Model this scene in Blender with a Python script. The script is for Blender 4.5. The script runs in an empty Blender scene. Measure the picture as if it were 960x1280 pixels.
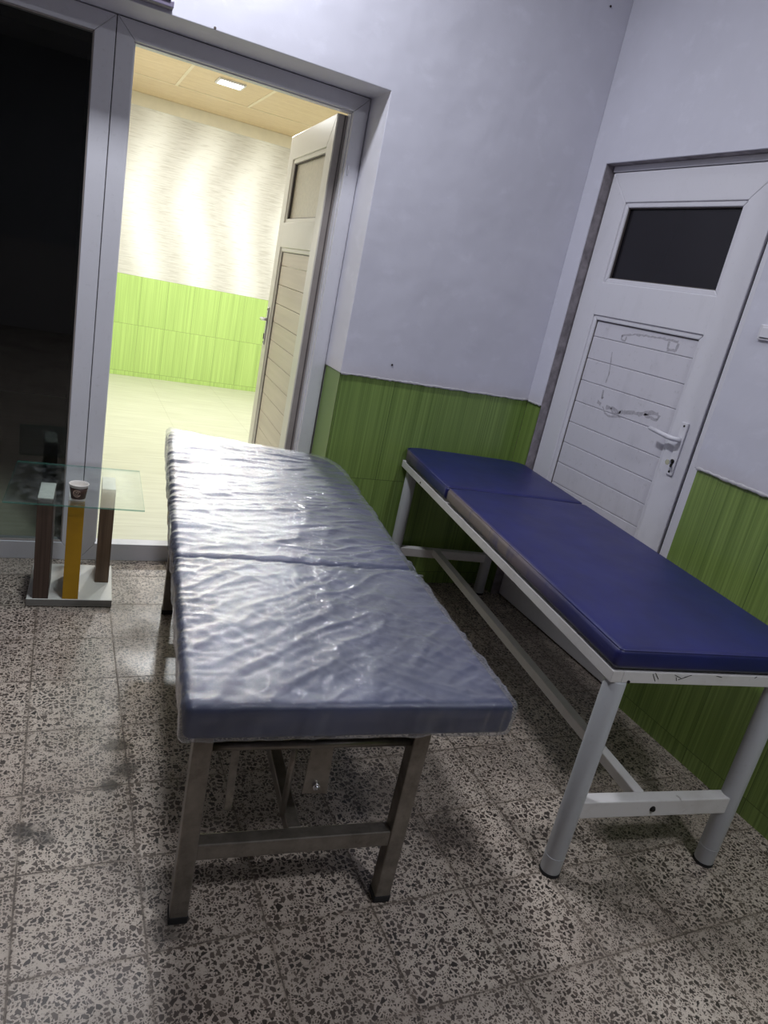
import bpy, bmesh, math, random
import numpy as np
from mathutils import Matrix, Vector

random.seed(4)
SC = bpy.context.scene
COL = SC.collection
RAD = math.radians


# ------------------------------------------------------------------ helpers
def lin(r, g, b):
    def f(c):
        c /= 255.0
        return c / 12.92 if c <= 0.04045 else ((c + 0.055) / 1.055) ** 2.4
    return (f(r), f(g), f(b), 1.0)


def obj(name, bm, m, parent=None, smooth=False):
    me = bpy.data.meshes.new(name)
    bmesh.ops.recalc_face_normals(bm, faces=bm.faces)
    bm.to_mesh(me)
    bm.free()
    if smooth:
        for p in me.polygons:
            p.use_smooth = True
    for mm in (m if isinstance(m, (list, tuple)) else [m]):
        me.materials.append(mm)
    o = bpy.data.objects.new(name, me)
    COL.objects.link(o)
    if parent is not None:
        o.parent = parent
    return o


def empty(name, loc=(0, 0, 0), rz=0.0, parent=None):
    o = bpy.data.objects.new(name, None)
    COL.objects.link(o)
    o.location = loc
    o.rotation_euler = (0, 0, rz)
    o.empty_display_size = 0.1
    if parent is not None:
        o.parent = parent
    return o


def tag(o, label=None, cat=None, group=None, kind=None):
    if label:
        o['label'] = label
    if cat:
        o['category'] = cat
    if group:
        o['group'] = group
    if kind:
        o['kind'] = kind
    return o


def box(bm, x0, x1, y0, y1, z0, z1, bev=0.0, M=None, seg=2):
    t = bmesh.new()
    bmesh.ops.create_cube(t, size=1.0)
    bmesh.ops.scale(t, vec=(abs(x1 - x0), abs(y1 - y0), abs(z1 - z0)), verts=t.verts)
    bmesh.ops.translate(t, vec=((x0 + x1) / 2, (y0 + y1) / 2, (z0 + z1) / 2), verts=t.verts)
    if bev > 0:
        bmesh.ops.bevel(t, geom=list(t.edges), offset=bev, segments=seg, affect='EDGES', profile=0.5)
    if M is not None:
        bmesh.ops.transform(t, matrix=M, verts=t.verts)
    merge(bm, t)
    return bm


def merge(bm, t, mat=0):
    me = bpy.data.meshes.new('tmp')
    t.to_mesh(me)
    t.free()
    n = len(bm.faces)
    bm.from_mesh(me)
    bm.faces.ensure_lookup_table()
    if mat:
        for f in bm.faces[n:]:
            f.material_index = mat
    bpy.data.meshes.remove(me)


def prism(bm, pts, axis, a0, a1, bev=0.0):
    """polygon pts (2D) extruded along axis ('x','y','z') from a0 to a1"""
    t = bmesh.new()
    def P(p, a):
        if axis == 'y':
            return (p[0], a, p[1])
        if axis == 'x':
            return (a, p[0], p[1])
        return (p[0], p[1], a)
    A = [t.verts.new(P(p, a0)) for p in pts]
    B = [t.verts.new(P(p, a1)) for p in pts]
    t.faces.new(A)
    t.faces.new(B[::-1])
    n = len(pts)
    for i in range(n):
        t.faces.new((A[i], B[i], B[(i + 1) % n], A[(i + 1) % n]))
    bmesh.ops.recalc_face_normals(t, faces=t.faces)
    if bev > 0:
        bmesh.ops.bevel(t, geom=list(t.edges), offset=bev, segments=2, affect='EDGES', profile=0.5)
    merge(bm, t)


def tube(bm, a, b, r, n=20, r2=None, bev=0.0, caps=True):
    a = Vector(a)
    b = Vector(b)
    d = b - a
    t = bmesh.new()
    bmesh.ops.create_cone(t, cap_ends=caps, cap_tris=False, segments=n, radius1=r, radius2=r if r2 is None else r2, depth=d.length)
    if bev > 0:
        es = [e for e in t.edges if abs(e.verts[0].co.z - e.verts[1].co.z) < 1e-6]
        bmesh.ops.bevel(t, geom=es, offset=bev, segments=2, affect='EDGES', profile=0.5)
    M = Matrix.Translation((a + b) / 2) @ d.to_track_quat('Z', 'Y').to_matrix().to_4x4()
    bmesh.ops.transform(t, matrix=M, verts=t.verts)
    merge(bm, t)
    return bm


def square_bar(bm, a, b, w, h, bev=0.002, up=(0, 0, 1)):
    """rectangular tube from a to b; w across, h along up"""
    a = Vector(a)
    b = Vector(b)
    d = (b - a)
    z = d.normalized()
    u = Vector(up)
    x = u.cross(z)
    if x.length < 1e-4:
        x = Vector((1, 0, 0))
    x.normalize()
    y = z.cross(x)
    M = Matrix((x, y, z)).transposed().to_4x4()
    M.translation = (a + b) / 2
    L = d.length
    box(bm, -w / 2, w / 2, -h / 2, h / 2, -L / 2, L / 2, bev, M)
    return bm


def path_tube(bm, pts, r, n=12):
    """smooth tube following points, one swept surface"""
    t = bmesh.new()
    pts = [Vector(p) for p in pts]
    rings = []
    for i, p in enumerate(pts):
        d = (pts[min(i + 1, len(pts) - 1)] - pts[max(i - 1, 0)]).normalized()
        up = Vector((0, 0, 1)) if abs(d.z) < 0.9 else Vector((1, 0, 0))
        x = up.cross(d).normalized()
        y = d.cross(x)
        rr = r[i] if isinstance(r, (list, tuple)) else r
        rings.append([t.verts.new(p + (x * math.cos(2 * math.pi * k / n) + y * math.sin(2 * math.pi * k / n)) * rr) for k in range(n)])
    for i in range(len(rings) - 1):
        for k in range(n):
            t.faces.new((rings[i][k], rings[i][(k + 1) % n], rings[i + 1][(k + 1) % n], rings[i + 1][k]))
    t.faces.new(rings[0][::-1])
    t.faces.new(rings[-1])
    merge(bm, t)


def lathe(bm, prof, n=40):
    t = bmesh.new()
    rings = []
    for (r, z) in prof:
        rings.append([t.verts.new((r * math.cos(2 * math.pi * k / n), r * math.sin(2 * math.pi * k / n), z)) for k in range(n)])
    for i in range(len(rings) - 1):
        for k in range(n):
            t.faces.new((rings[i][k], rings[i][(k + 1) % n], rings[i + 1][(k + 1) % n], rings[i + 1][k]))
    merge(bm, t)


# ------------------------------------------------------------------ noise (numpy)
def vnoise(x, y, seed=0):
    rng = np.random.RandomState(seed)
    T = rng.rand(256, 256)
    xi = np.floor(x).astype(int)
    yi = np.floor(y).astype(int)
    fx = x - xi
    fy = y - yi
    fx = fx * fx * fx * (fx * (fx * 6 - 15) + 10)
    fy = fy * fy * fy * (fy * (fy * 6 - 15) + 10)
    a = T[xi % 256, yi % 256]
    b = T[(xi + 1) % 256, yi % 256]
    c = T[xi % 256, (yi + 1) % 256]
    d = T[(xi + 1) % 256, (yi + 1) % 256]
    return (a * (1 - fx) + b * fx) * (1 - fy) + (c * (1 - fx) + d * fx) * fy


def ridge(x, y, seed=0, sharp=3.0):
    n = vnoise(x, y, seed) * 0.7 + vnoise(x * 2.1 + 7, y * 2.1 + 3, seed + 1) * 0.3
    return (1 - np.abs(2 * n - 1)) ** sharp


def rounded_box(X, Y, Z, r, step, er=None):
    """rounded box as grid mesh: verts (N,3), faces. spans 0..X, 0..Y, 0..Z"""
    def ax(L):
        n1 = 4
        e = np.linspace(0, r, n1 + 1)[:-1]
        m = max(1, int(round((L - 2 * r) / step)))
        mid = np.linspace(r, L - r, m + 1)
        return np.concatenate([e, mid, L - e[::-1]])
    xs, ys, zs = ax(X), ax(Y), ax(Z)
    bm = bmesh.new()
    def patch(A, B, f):
        g = [[bm.verts.new(f(a, b)) for b in B] for a in A]
        for i in range(len(A) - 1):
            for j in range(len(B) - 1):
                bm.faces.new((g[i][j], g[i + 1][j], g[i + 1][j + 1], g[i][j + 1]))
    patch(xs, ys, lambda a, b: (a, b, 0))
    patch(xs, ys, lambda a, b: (a, b, Z))
    patch(xs, zs, lambda a, b: (a, 0, b))
    patch(xs, zs, lambda a, b: (a, Y, b))
    patch(ys, zs, lambda a, b: (0, a, b))
    patch(ys, zs, lambda a, b: (X, a, b))
    bmesh.ops.remove_doubles(bm, verts=bm.verts, dist=1e-5)
    bmesh.ops.recalc_face_normals(bm, faces=bm.faces)
    for v in bm.verts:
        p = v.co
        q = Vector((min(max(p.x, r), X - r), min(max(p.y, r), Y - r), min(max(p.z, r), Z - r)))
        d = p - q
        if d.length > 1e-9:
            v.co = q + d.normalized() * r
    return bm


# ------------------------------------------------------------------ node materials
class NT:
    def __init__(s, name):
        s.m = bpy.data.materials.new(name)
        s.m.use_nodes = True
        s.t = s.m.node_tree
        s.t.nodes.clear()
        s.out = s.t.nodes.new('ShaderNodeOutputMaterial')
        s.tc = s.t.nodes.new('ShaderNodeTexCoord')
        s.bsdf = None

    def n(s, typ, ins=None, **kw):
        nd = s.t.nodes.new(typ)
        for k, v in kw.items():
            setattr(nd, k, v)
        for k, v in (ins or {}).items():
            s.put(nd, k, v)
        return nd

    def put(s, nd, k, v):
        if isinstance(v, bpy.types.NodeSocket):
            s.t.links.new(v, nd.inputs[k])
        else:
            nd.inputs[k].default_value = v

    def math(s, op, a, b=None, c=None, clamp=False):
        nd = s.n('ShaderNodeMath', operation=op, use_clamp=clamp)
        s.put(nd, 0, a)
        if b is not None:
            s.put(nd, 1, b)
        if c is not None:
            s.put(nd, 2, c)
        return nd.outputs[0]

    def mix(s, f, a, b):
        nd = s.n('ShaderNodeMix', data_type='RGBA')
        s.put(nd, 0, f)
        s.put(nd, 6, a)
        s.put(nd, 7, b)
        return nd.outputs[2]

    def mixf(s, f, a, b):
        nd = s.n('ShaderNodeMix', data_type='FLOAT')
        s.put(nd, 0, f)
        s.put(nd, 2, a)
        s.put(nd, 3, b)
        return nd.outputs[0]

    def ramp(s, v, a, b, clamp=True):
        nd = s.n('ShaderNodeMapRange', clamp=clamp)
        s.put(nd, 0, v)
        s.put(nd, 1, a)
        s.put(nd, 2, b)
        return nd.outputs[0]

    def co(s, scale=(1, 1, 1), loc=(0, 0, 0), rot=(0, 0, 0), src='Object'):
        nd = s.n('ShaderNodeMapping')
        s.t.links.new(s.tc.outputs[src], nd.inputs[0])
        nd.inputs[1].default_value = loc
        nd.inputs[2].default_value = rot
        nd.inputs[3].default_value = scale
        return nd.outputs[0]

    def noise(s, vec, scale=5, detail=3, rough=0.55, dist=0.0):
        nd = s.n('ShaderNodeTexNoise', {'Scale': scale, 'Detail': detail, 'Roughness': rough, 'Distortion': dist})
        s.t.links.new(vec, nd.inputs['Vector'])
        return nd.outputs[0]

    def xyz(s, vec=None):
        nd = s.n('ShaderNodeSeparateXYZ')
        s.t.links.new(vec if vec is not None else s.tc.outputs['Object'], nd.inputs[0])
        return nd.outputs

    def bump(s, h, strength=0.3, dist=0.01, normal=None):
        nd = s.n('ShaderNodeBump', {'Strength': strength, 'Distance': dist, 'Height': h})
        if normal is not None:
            s.t.links.new(normal, nd.inputs['Normal'])
        return nd.outputs[0]

    def pr(s, color, rough=0.5, metal=0.0, spec=0.5, normal=None, **kw):
        nd = s.n('ShaderNodeBsdfPrincipled')
        s.put(nd, 'Base Color', color)
        s.put(nd, 'Roughness', rough)
        s.put(nd, 'Metallic', metal)
        s.put(nd, 'Specular IOR Level', spec)
        if normal is not None:
            s.t.links.new(normal, nd.inputs['Normal'])
        for k, v in kw.items():
            s.put(nd, k, v)
        s.bsdf = nd
        return nd.outputs[0]

    def done(s, sh):
        s.t.links.new(sh, s.out.inputs[0])
        return s.m


def simple(name, rgb, rough=0.5, metal=0.0, spec=0.5, var=0.06, scale=12, bump=0.0, bscale=60):
    k = NT(name)
    n = k.noise(k.co(), scale, 4)
    c = lin(*rgb)
    d = tuple(x * (1 - var * 2) for x in c[:3]) + (1,)
    e = tuple(min(1, x * (1 + var)) for x in c[:3]) + (1,)
    col = k.mix(k.ramp(n, 0.3, 0.7), d, e)
    nm = None
    if bump:
        nm = k.bump(k.noise(k.co(), bscale, 3), bump, 0.002)
    return k.done(k.pr(col, rough, metal, spec, nm))


def plaster(name, rgb):
    k = NT(name)
    c = k.co()
    big = k.ramp(k.noise(c, 2.2, 4, 0.6), 0.3, 0.72)
    blot = k.ramp(k.noise(k.co(scale=(1, 1, 1.4)), 9, 5, 0.62), 0.56, 0.75)
    base = lin(*rgb)
    dark = tuple(x * 0.90 for x in base[:3]) + (1,)
    lite = tuple(min(1, x * 1.10) for x in base[:3]) + (1,)
    col = k.mix(big, dark, base)
    col = k.mix(k.math('MULTIPLY', blot, 0.55), col, lite)
    # scuffs and grimy fingermarks
    sc = k.ramp(k.noise(k.co(scale=(1, 1, 3)), 30, 4, 0.7, 0.6), 0.68, 0.78)
    col = k.mix(k.math('MULTIPLY', sc, 0.12), col, lin(90, 88, 92))
    # thin grimy band just above the tiles
    z = k.xyz()[2]
    g = k.math('SUBTRACT', 1.0, k.ramp(k.math('ADD', z, k.math('MULTIPLY', k.noise(c, 20, 3), 0.05)), 0.995, 1.06))
    col = k.mix(k.math('MULTIPLY', g, 0.22), col, lin(196, 180, 168))
    h = k.math('ADD', k.math('MULTIPLY', k.noise(c, 5, 2, 0.5), 1.0), k.math('MULTIPLY', k.noise(c, 45, 3, 0.5), 0.05))
    return k.done(k.pr(col, 0.62, 0, 0.3, k.bump(h, 0.6, 0.014)))


def green_tile(name, axis, off, zoff, hue=(118, 148, 68), streak=0.9, rough=0.28):
    """25 x 45.5 cm glazed tiles with fine vertical streaks; axis = horizontal coordinate (0 x, 1 y)"""
    k = NT(name)
    xyz = k.xyz()
    u = k.math('SUBTRACT', xyz[axis], off)
    z = k.math('SUBTRACT', xyz[2], zoff)
    uu = k.math('DIVIDE', u, 0.25)
    zz = k.math('DIVIDE', z, 0.455)
    fu = k.math('ABSOLUTE', k.math('SUBTRACT', k.math('FRACT', uu), 0.5))
    fz = k.math('ABSOLUTE', k.math('SUBTRACT', k.math('FRACT', zz), 0.5))
    gu = k.math('GREATER_THAN', fu, 0.5 - 0.0045)
    gz = k.math('GREATER_THAN', fz, 0.5 - 0.0026)
    gr = k.math('MAXIMUM', gu, gz)
    idx = k.math('ADD', k.math('FLOOR', uu), k.math('MULTIPLY', k.math('FLOOR', zz), 17.0))
    wn = k.n('ShaderNodeTexWhiteNoise', noise_dimensions='1D')
    k.put(wn, 'W', idx)
    cv = k.n('ShaderNodeCombineXYZ')
    k.put(cv, 0, k.math('MULTIPLY', u, 150.0))
    k.put(cv, 1, k.math('MULTIPLY', z, 0.9))
    k.put(cv, 2, k.math('MULTIPLY', wn.outputs[0], 30.0))
    s1 = k.noise(cv.outputs[0], 1.0, 3, 0.6)
    cv2 = k.n('ShaderNodeCombineXYZ')
    k.put(cv2, 0, k.math('MULTIPLY', u, 28.0))
    k.put(cv2, 1, k.math('MULTIPLY', z, 0.8))
    k.put(cv2, 2, k.math('MULTIPLY', wn.outputs[0], 11.0))
    s2 = k.noise(cv2.outputs[0], 1.0, 3, 0.6)
    s = k.math('ADD', k.math('MULTIPLY', s1, 0.72), k.math('MULTIPLY', s2, 0.28))
    base = lin(*hue)
    dk = tuple(x * (1 - 0.30 * streak) for x in base[:3]) + (1,)
    lt = (min(1, base[0] * (1 + 0.50 * streak)), min(1, base[1] * (1 + 0.36 * streak)), min(1, base[2] * (1 + 0.6 * streak)), 1)
    col = k.mix(k.ramp(s, 0.36, 0.64), dk, lt)
    col = k.mix(k.math('MULTIPLY', gr, 0.8), col, tuple(x * 0.25 for x in base[:3]) + (1,))
    h = k.math('SUBTRACT', k.math('MULTIPLY', s, 0.4), gr)
    return k.done(k.pr(col, rough, 0, 0.5, k.bump(h, 0.35, 0.002)))


def terrazzo(name, tx, ty, S=0.25):
    k = NT(name)
    xyz = k.xyz()
    u = k.math('DIVIDE', k.math('SUBTRACT', xyz[0], tx), S)
    v = k.math('DIVIDE', k.math('SUBTRACT', xyz[1], ty), S)
    fu = k.math('ABSOLUTE', k.math('SUBTRACT', k.math('FRACT', u), 0.5))
    fv = k.math('ABSOLUTE', k.math('SUBTRACT', k.math('FRACT', v), 0.5))
    wob = k.math('MULTIPLY', k.math('SUBTRACT', k.noise(k.co(), 40, 3), 0.5), 0.006)
    e = k.math('ADD', k.math('MAXIMUM', fu, fv), wob)
    grout = k.math('MULTIPLY', k.ramp(e, 0.4905, 0.4935), k.ramp(k.noise(k.co(loc=(5, 2, 0)), 6, 4, 0.6), 0.30, 0.62))
    edge = k.ramp(e, 0.455, 0.49)
    cid = k.n('ShaderNodeCombineXYZ')
    k.put(cid, 0, k.math('FLOOR', u))
    k.put(cid, 1, k.math('FLOOR', v))
    wn = k.n('ShaderNodeTexWhiteNoise', noise_dimensions='2D')
    k.t.links.new(cid.outputs[0], wn.inputs['Vector'])
    rnd = wn.outputs[0]
    rc = wn.outputs[1]
    # every slab is cut from another patch of terrazzo, turned its own way
    off = k.n('ShaderNodeVectorMath', operation='SCALE')
    k.t.links.new(rc, off.inputs[0])
    off.inputs['Scale'].default_value = 40.0
    ad = k.n('ShaderNodeVectorMath', operation='ADD')
    k.t.links.new(k.tc.outputs['Object'], ad.inputs[0])
    k.t.links.new(off.outputs[0], ad.inputs[1])
    # crush the chip outlines a little
    wv = k.n('ShaderNodeTexNoise', {'Scale': 48.0, 'Detail': 1.0})
    k.t.links.new(ad.outputs[0], wv.inputs['Vector'])
    sb = k.n('ShaderNodeVectorMath', operation='SUBTRACT')
    k.t.links.new(wv.outputs[1], sb.inputs[0])
    sb.inputs[1].default_value = (0.5, 0.5, 0.5)
    sc_ = k.n('ShaderNodeVectorMath', operation='SCALE')
    k.t.links.new(sb.outputs[0], sc_.inputs[0])
    sc_.inputs['Scale'].default_value = 0.010
    ad2 = k.n('ShaderNodeVectorMath', operation='ADD')
    k.t.links.new(ad.outputs[0], ad2.inputs[0])
    k.t.links.new(sc_.outputs[0], ad2.inputs[1])
    P = ad2.outputs[0]

    def layer(scale, thr, soft, pres):
        d = k.n('ShaderNodeTexVoronoi', feature='DISTANCE_TO_EDGE', voronoi_dimensions='2D')
        k.t.links.new(P, d.inputs['Vector'])
        k.put(d, 'Scale', scale)
        f = k.n('ShaderNodeTexVoronoi', feature='F1', voronoi_dimensions='2D')
        k.t.links.new(P, f.inputs['Vector'])
        k.put(f, 'Scale', scale)
        cs = k.n('ShaderNodeSeparateColor')
        k.t.links.new(f.outputs['Color'], cs.inputs[0])
        t = k.math('ADD', thr, k.math('MULTIPLY', cs.outputs[2], 0.10))
        m = k.ramp(k.math('SUBTRACT', d.outputs[0], t), 0.0, soft)
        m = k.math('MULTIPLY', m, k.math('LESS_THAN', cs.outputs[0], pres))
        return m, cs.outputs[1]
    sA = k.mixf(rnd, 62.0, 88.0)
    mA, cA = layer(sA, 0.13, 0.03, k.mixf(rnd, 0.72, 0.50))
    mB, cB = layer(k.mixf(rnd, 135.0, 165.0), 0.13, 0.05, 0.66)
    mC, cC = layer(290.0, 0.12, 0.08, 0.42)
    matrix = k.mix(k.ramp(k.noise(k.co(), 3.0, 4, 0.6), 0.35, 0.7), lin(184, 170, 157), lin(208, 196, 182))
    chip = k.mix(cA, lin(46, 41, 38), lin(104, 92, 84))
    chipB = k.mix(cB, lin(56, 49, 44), lin(112, 99, 89))
    col = k.mix(k.math('MULTIPLY', mC, 0.55), matrix, lin(112, 102, 94))
    col = k.mix(mB, col, chipB)
    col = k.mix(mA, col, chip)
    # tile-to-tile tone
    col = k.mix(k.math('MULTIPLY', k.ramp(rnd, 0.4, 1.0), 0.22), col, lin(110, 100, 92))
    # trodden dirt in patches, along the joints and black scabs
    dirt = k.ramp(k.noise(k.co(loc=(3.1, 1.7, 0)), 2.6, 5, 0.62), 0.50, 0.72)
    col = k.mix(k.math('MULTIPLY', dirt, 0.42), col, lin(74, 66, 59))
    col = k.mix(k.math('MULTIPLY', edge, 0.30), col, lin(126, 112, 98))
    scab = k.math('MULTIPLY', k.ramp(k.noise(k.co(loc=(0.2, 0.45, 0)), 11, 4, 0.7, 0.5), 0.67, 0.70), k.ramp(e, 0.36, 0.46))
    col = k.mix(k.math('MULTIPLY', scab, 0.8), col, lin(48, 44, 41))
    # a few black scabs and oily patches where they lie
    for (bx, by, br, ba) in ((-1.826, -1.05, 0.045, 0.8), (-1.81, -1.15, 0.05, 0.75), (-1.855, -1.208, 0.03, 0.9), (-2.044, -1.33, 0.04, 0.85), (-2.0, -1.36, 0.03, 0.7), (-1.147, -1.352, 0.13, 0.5), (-1.005, -1.532, 0.10, 0.6), (-0.60, -1.75, 0.22, 0.42), (-1.76, -1.66, 0.05, 0.7)):
        dn = k.n('ShaderNodeVectorMath', operation='DISTANCE')
        k.t.links.new(k.tc.outputs['Object'], dn.inputs[0])
        dn.inputs[1].default_value = (bx, by, 0.0)
        dd = k.math('ADD', k.math('DIVIDE', dn.outputs['Value'], br), k.math('MULTIPLY', k.math('SUBTRACT', k.noise(k.co(loc=(bx * 7, by * 5, 0)), 22, 5, 0.7), 0.5), 2.6))
        col = k.mix(k.math('MULTIPLY', k.ramp(dd, 1.0, 0.45), ba), col, lin(54, 48, 43))
    col = k.mix(k.math('MULTIPLY', grout, 0.85), col, lin(84, 74, 66))
    rough = k.mixf(k.noise(k.co(), 5, 4, 0.6), 0.20, 0.46)
    rough = k.mixf(k.math('MAXIMUM', grout, dirt), rough, 0.62)
    h = k.math('ADD', k.math('MULTIPLY', grout, -1.0), k.math('MULTIPLY', k.noise(k.co(), 14, 4), 0.35))
    return k.done(k.pr(col, rough, 0, 0.5, k.bump(h, 0.4, 0.003)))


def pvc(name, rgb, rough=0.32, grime=0.25):
    k = NT(name)
    g = k.ramp(k.noise(k.co(scale=(1, 1, 0.5)), 10, 5, 0.65), 0.52, 0.78)
    g2 = k.ramp(k.noise(k.co(), 48, 4, 0.7), 0.6, 0.75)
    c = lin(*rgb)
    col = k.mix(k.math('MULTIPLY', g, grime), c, tuple(x * 0.72 for x in c[:3]) + (1,))
    col = k.mix(k.math('MULTIPLY', g2, grime * 0.6), col, lin(120, 114, 108))
    return k.done(k.pr(col, rough, 0, 0.45))


def wood(name, dark, light, axis=2, scale=1.0, rough=0.4):
    k = NT(name)
    s = [38 * scale] * 3
    s[axis] = 1.6 * scale
    a = k.noise(k.co(scale=tuple(s)), 1.0, 4, 0.6, 0.4)
    s2 = [150 * scale] * 3
    s2[axis] = 3.0 * scale
    b = k.noise(k.co(scale=tuple(s2)), 1.0, 2, 0.5)
    f = k.math('ADD', k.math('MULTIPLY', a, 0.7), k.math('MULTIPLY', b, 0.3))
    col = k.mix(k.ramp(f, 0.34, 0.66), lin(*dark), lin(*light))
    return k.done(k.pr(col, rough, 0, 0.4, k.bump(f, 0.15, 0.001)))


def glass(name, tint, refl_rough=0.02, ior=1.5, haze=0.0):
    k = NT(name)
    fr = k.n('ShaderNodeFresnel', {'IOR': k.mixf(k.n('ShaderNodeNewGeometry').outputs['Backfacing'], ior, 1.0 / ior)})
    tr = k.n('ShaderNodeBsdfTransparent', {'Color': tint})
    gl = k.n('ShaderNodeBsdfGlossy', {'Color': (1, 1, 1, 1), 'Roughness': refl_rough})
    mx = k.n('ShaderNodeMixShader')
    k.put(mx, 0, k.math('MULTIPLY', fr.outputs[0], 1.25, clamp=True))
    k.t.links.new(tr.outputs[0], mx.inputs[1])
    k.t.links.new(gl.outputs[0], mx.inputs[2])
    sh = mx.outputs[0]
    if haze:
        df = k.n('ShaderNodeBsdfDiffuse', {'Color': (0.8, 0.85, 0.85, 1)})
        sm = k.ramp(k.noise(k.co(), 14, 5, 0.7, 1.0), 0.45, 0.8)
        m2 = k.n('ShaderNodeMixShader')
        k.put(m2, 0, k.math('MULTIPLY', sm, haze))
        k.t.links.new(sh, m2.inputs[1])
        k.t.links.new(df.outputs[0], m2.inputs[2])
        sh = m2.outputs[0]
    return k.done(sh)


def emis(name, rgb, s):
    k = NT(name)
    e = k.n('ShaderNodeEmission', {'Color': rgb, 'Strength': s})
    return k.done(e.outputs[0])


M = {}
M['plaster'] = plaster('painted_plaster', (218, 217, 229))
M['dull'] = plaster('dull_grey_plaster', (128, 128, 134))  # darker grey for the unseen walls, keeps their reflection in the glass dim
M['ceil'] = simple('ceiling_paint', (196, 195, 198), 0.8, var=0.03)
M['tileB'] = green_tile('green_tiles_back', 0, -0.2, 0.972 - 0.455 * 3, (118, 146, 74))
M['tileR'] = green_tile('green_tiles_right', 1, -0.904, 0.972 - 0.455 * 3, (118, 144, 72))
M['tileH'] = green_tile('green_tiles_hall', 0, -0.1, 0.955 - 0.455 * 3, (180, 212, 120), 0.45, 0.35)
M['floor'] = terrazzo('terrazzo_slabs', -2.0542, -0.4589)
M['pvc'] = pvc('grey_white_pvc', (216, 215, 222), 0.36)
M['pvcw'] = pvc('white_pvc', (226, 224, 231), 0.36, 0.25)
M['pvcr'] = pvc('worn_white_pvc_planks', (218, 215, 223), 0.42, 0.45)
M['pvci'] = pvc('cream_pvc', (214, 209, 200), 0.34, 0.1)
M['panelw'] = wood('warm_plank_pvc', (196, 184, 168), (212, 200, 184), 0, 0.5)
M['frost'] = simple('frosted_beige_pane', (188, 178, 158), 0.3, var=0.08, scale=60)
M['gasket'] = simple('grey_gasket', (150, 142, 138), 0.5)
M['seal_and_gap'] = simple('dark_grey_seal_and_gap', (84, 76, 74), 0.6)
M['lining'] = simple('grimy_jamb_render', (150, 143, 148), 0.8, var=0.2, scale=25)
M['caulk'] = simple('dark_caulk', (74, 70, 74), 0.8, var=0.2, scale=40)
M['black'] = simple('black_plastic', (26, 25, 28), 0.4)
M['chrome'] = simple('satin_chrome', (205, 205, 208), 0.25, 1.0, var=0.05)
M['screw'] = simple('dark_screw', (60, 58, 58), 0.35, 0.9)
M['dark_room'] = simple('unlit_room_shade', (38, 38, 41), 0.9)  # near-black colour puts the darkness of the unlit room into its walls


def m_hall_wall():
    k = NT('wave_relief_wallpaper')
    x, y, z = k.xyz()
    # printed wavy bands with fine horizontal ridges
    ph = k.math('ADD', k.math('MULTIPLY', x, 2 * math.pi / 0.47), k.math('MULTIPLY', k.math('SINE', k.math('MULTIPLY', z, 4.6)), 0.9))
    ph = k.math('ADD', ph, k.math('MULTIPLY', k.noise(k.co(), 1.6, 2), 2.2))
    band = k.math('ADD', k.math('MULTIPLY', k.math('SINE', ph), 0.5), 0.5)
    cv = k.n('ShaderNodeCombineXYZ')
    k.put(cv, 0, k.math('MULTIPLY', x, 7.0))
    k.put(cv, 1, 0.0)
    k.put(cv, 2, k.math('MULTIPLY', z, 95.0))
    rid = k.noise(cv.outputs[0], 1.0, 3, 0.6)
    col = k.mix(k.ramp(band, 0.05, 0.95), lin(206, 203, 194), lin(240, 239, 232))
    col = k.mix(k.math('MULTIPLY', k.ramp(rid, 0.42, 0.62), 0.30), col, lin(246, 243, 236))
    col = k.mix(k.math('MULTIPLY', k.ramp(rid, 0.46, 0.34), 0.30), col, lin(176, 166, 150))
    h = k.math('ADD', k.math('MULTIPLY', band, 1.0), k.math('MULTIPLY', rid, 0.5))
    return k.done(k.pr(col, 0.6, 0, 0.3, k.bump(h, 0.4, 0.01)))


def m_hall_floor():
    k = NT('cream_streaked_floor_tiles')
    x, y, z = k.xyz()
    a = k.noise(k.co(scale=(3.0, 34, 1)), 1.0, 4, 0.6, 0.3)
    b = k.noise(k.co(scale=(1.4, 5, 1)), 1.0, 3, 0.6)
    col = k.mix(k.ramp(a, 0.3, 0.7), lin(192, 191, 170), lin(210, 210, 190))
    col = k.mix(k.math('MULTIPLY', k.ramp(b, 0.4, 0.8), 0.3), col, lin(190, 188, 164))
    fx = k.math('ABSOLUTE', k.math('SUBTRACT', k.math('FRACT', k.math('DIVIDE', x, 0.6)), 0.5))
    fy = k.math('ABSOLUTE', k.math('SUBTRACT', k.math('FRACT', k.math('DIVIDE', y, 0.6)), 0.5))
    g = k.math('GREATER_THAN', k.math('MAXIMUM', fx, fy), 0.4975)
    col = k.mix(k.math('MULTIPLY', g, 0.5), col, lin(150, 144, 118))
    return k.done(k.pr(col, 0.4, 0, 0.4))


def m_hall_ceiling():
    k = NT('tan_ceiling_panels')
    a = k.noise(k.co(scale=(4, 46, 1)), 1.0, 4, 0.6, 0.4)
    b = k.noise(k.co(), 18, 4)
    f = k.math('ADD', k.math('MULTIPLY', a, 0.7), k.math('MULTIPLY', b, 0.3))
    col = k.mix(k.ramp(f, 0.32, 0.68), lin(202, 176, 138), lin(222, 200, 164))
    return k.done(k.pr(col, 0.45, 0, 0.3))


M['hallwall'] = m_hall_wall()
M['hallfloor'] = m_hall_floor()
M['hallceil'] = m_hall_ceiling()
M['hallgrid'] = simple('pale_ceiling_strip', (226, 212, 184), 0.5, var=0.03)
M['hallband'] = simple('cream_border_strip', (226, 218, 196), 0.55, var=0.03)


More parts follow.
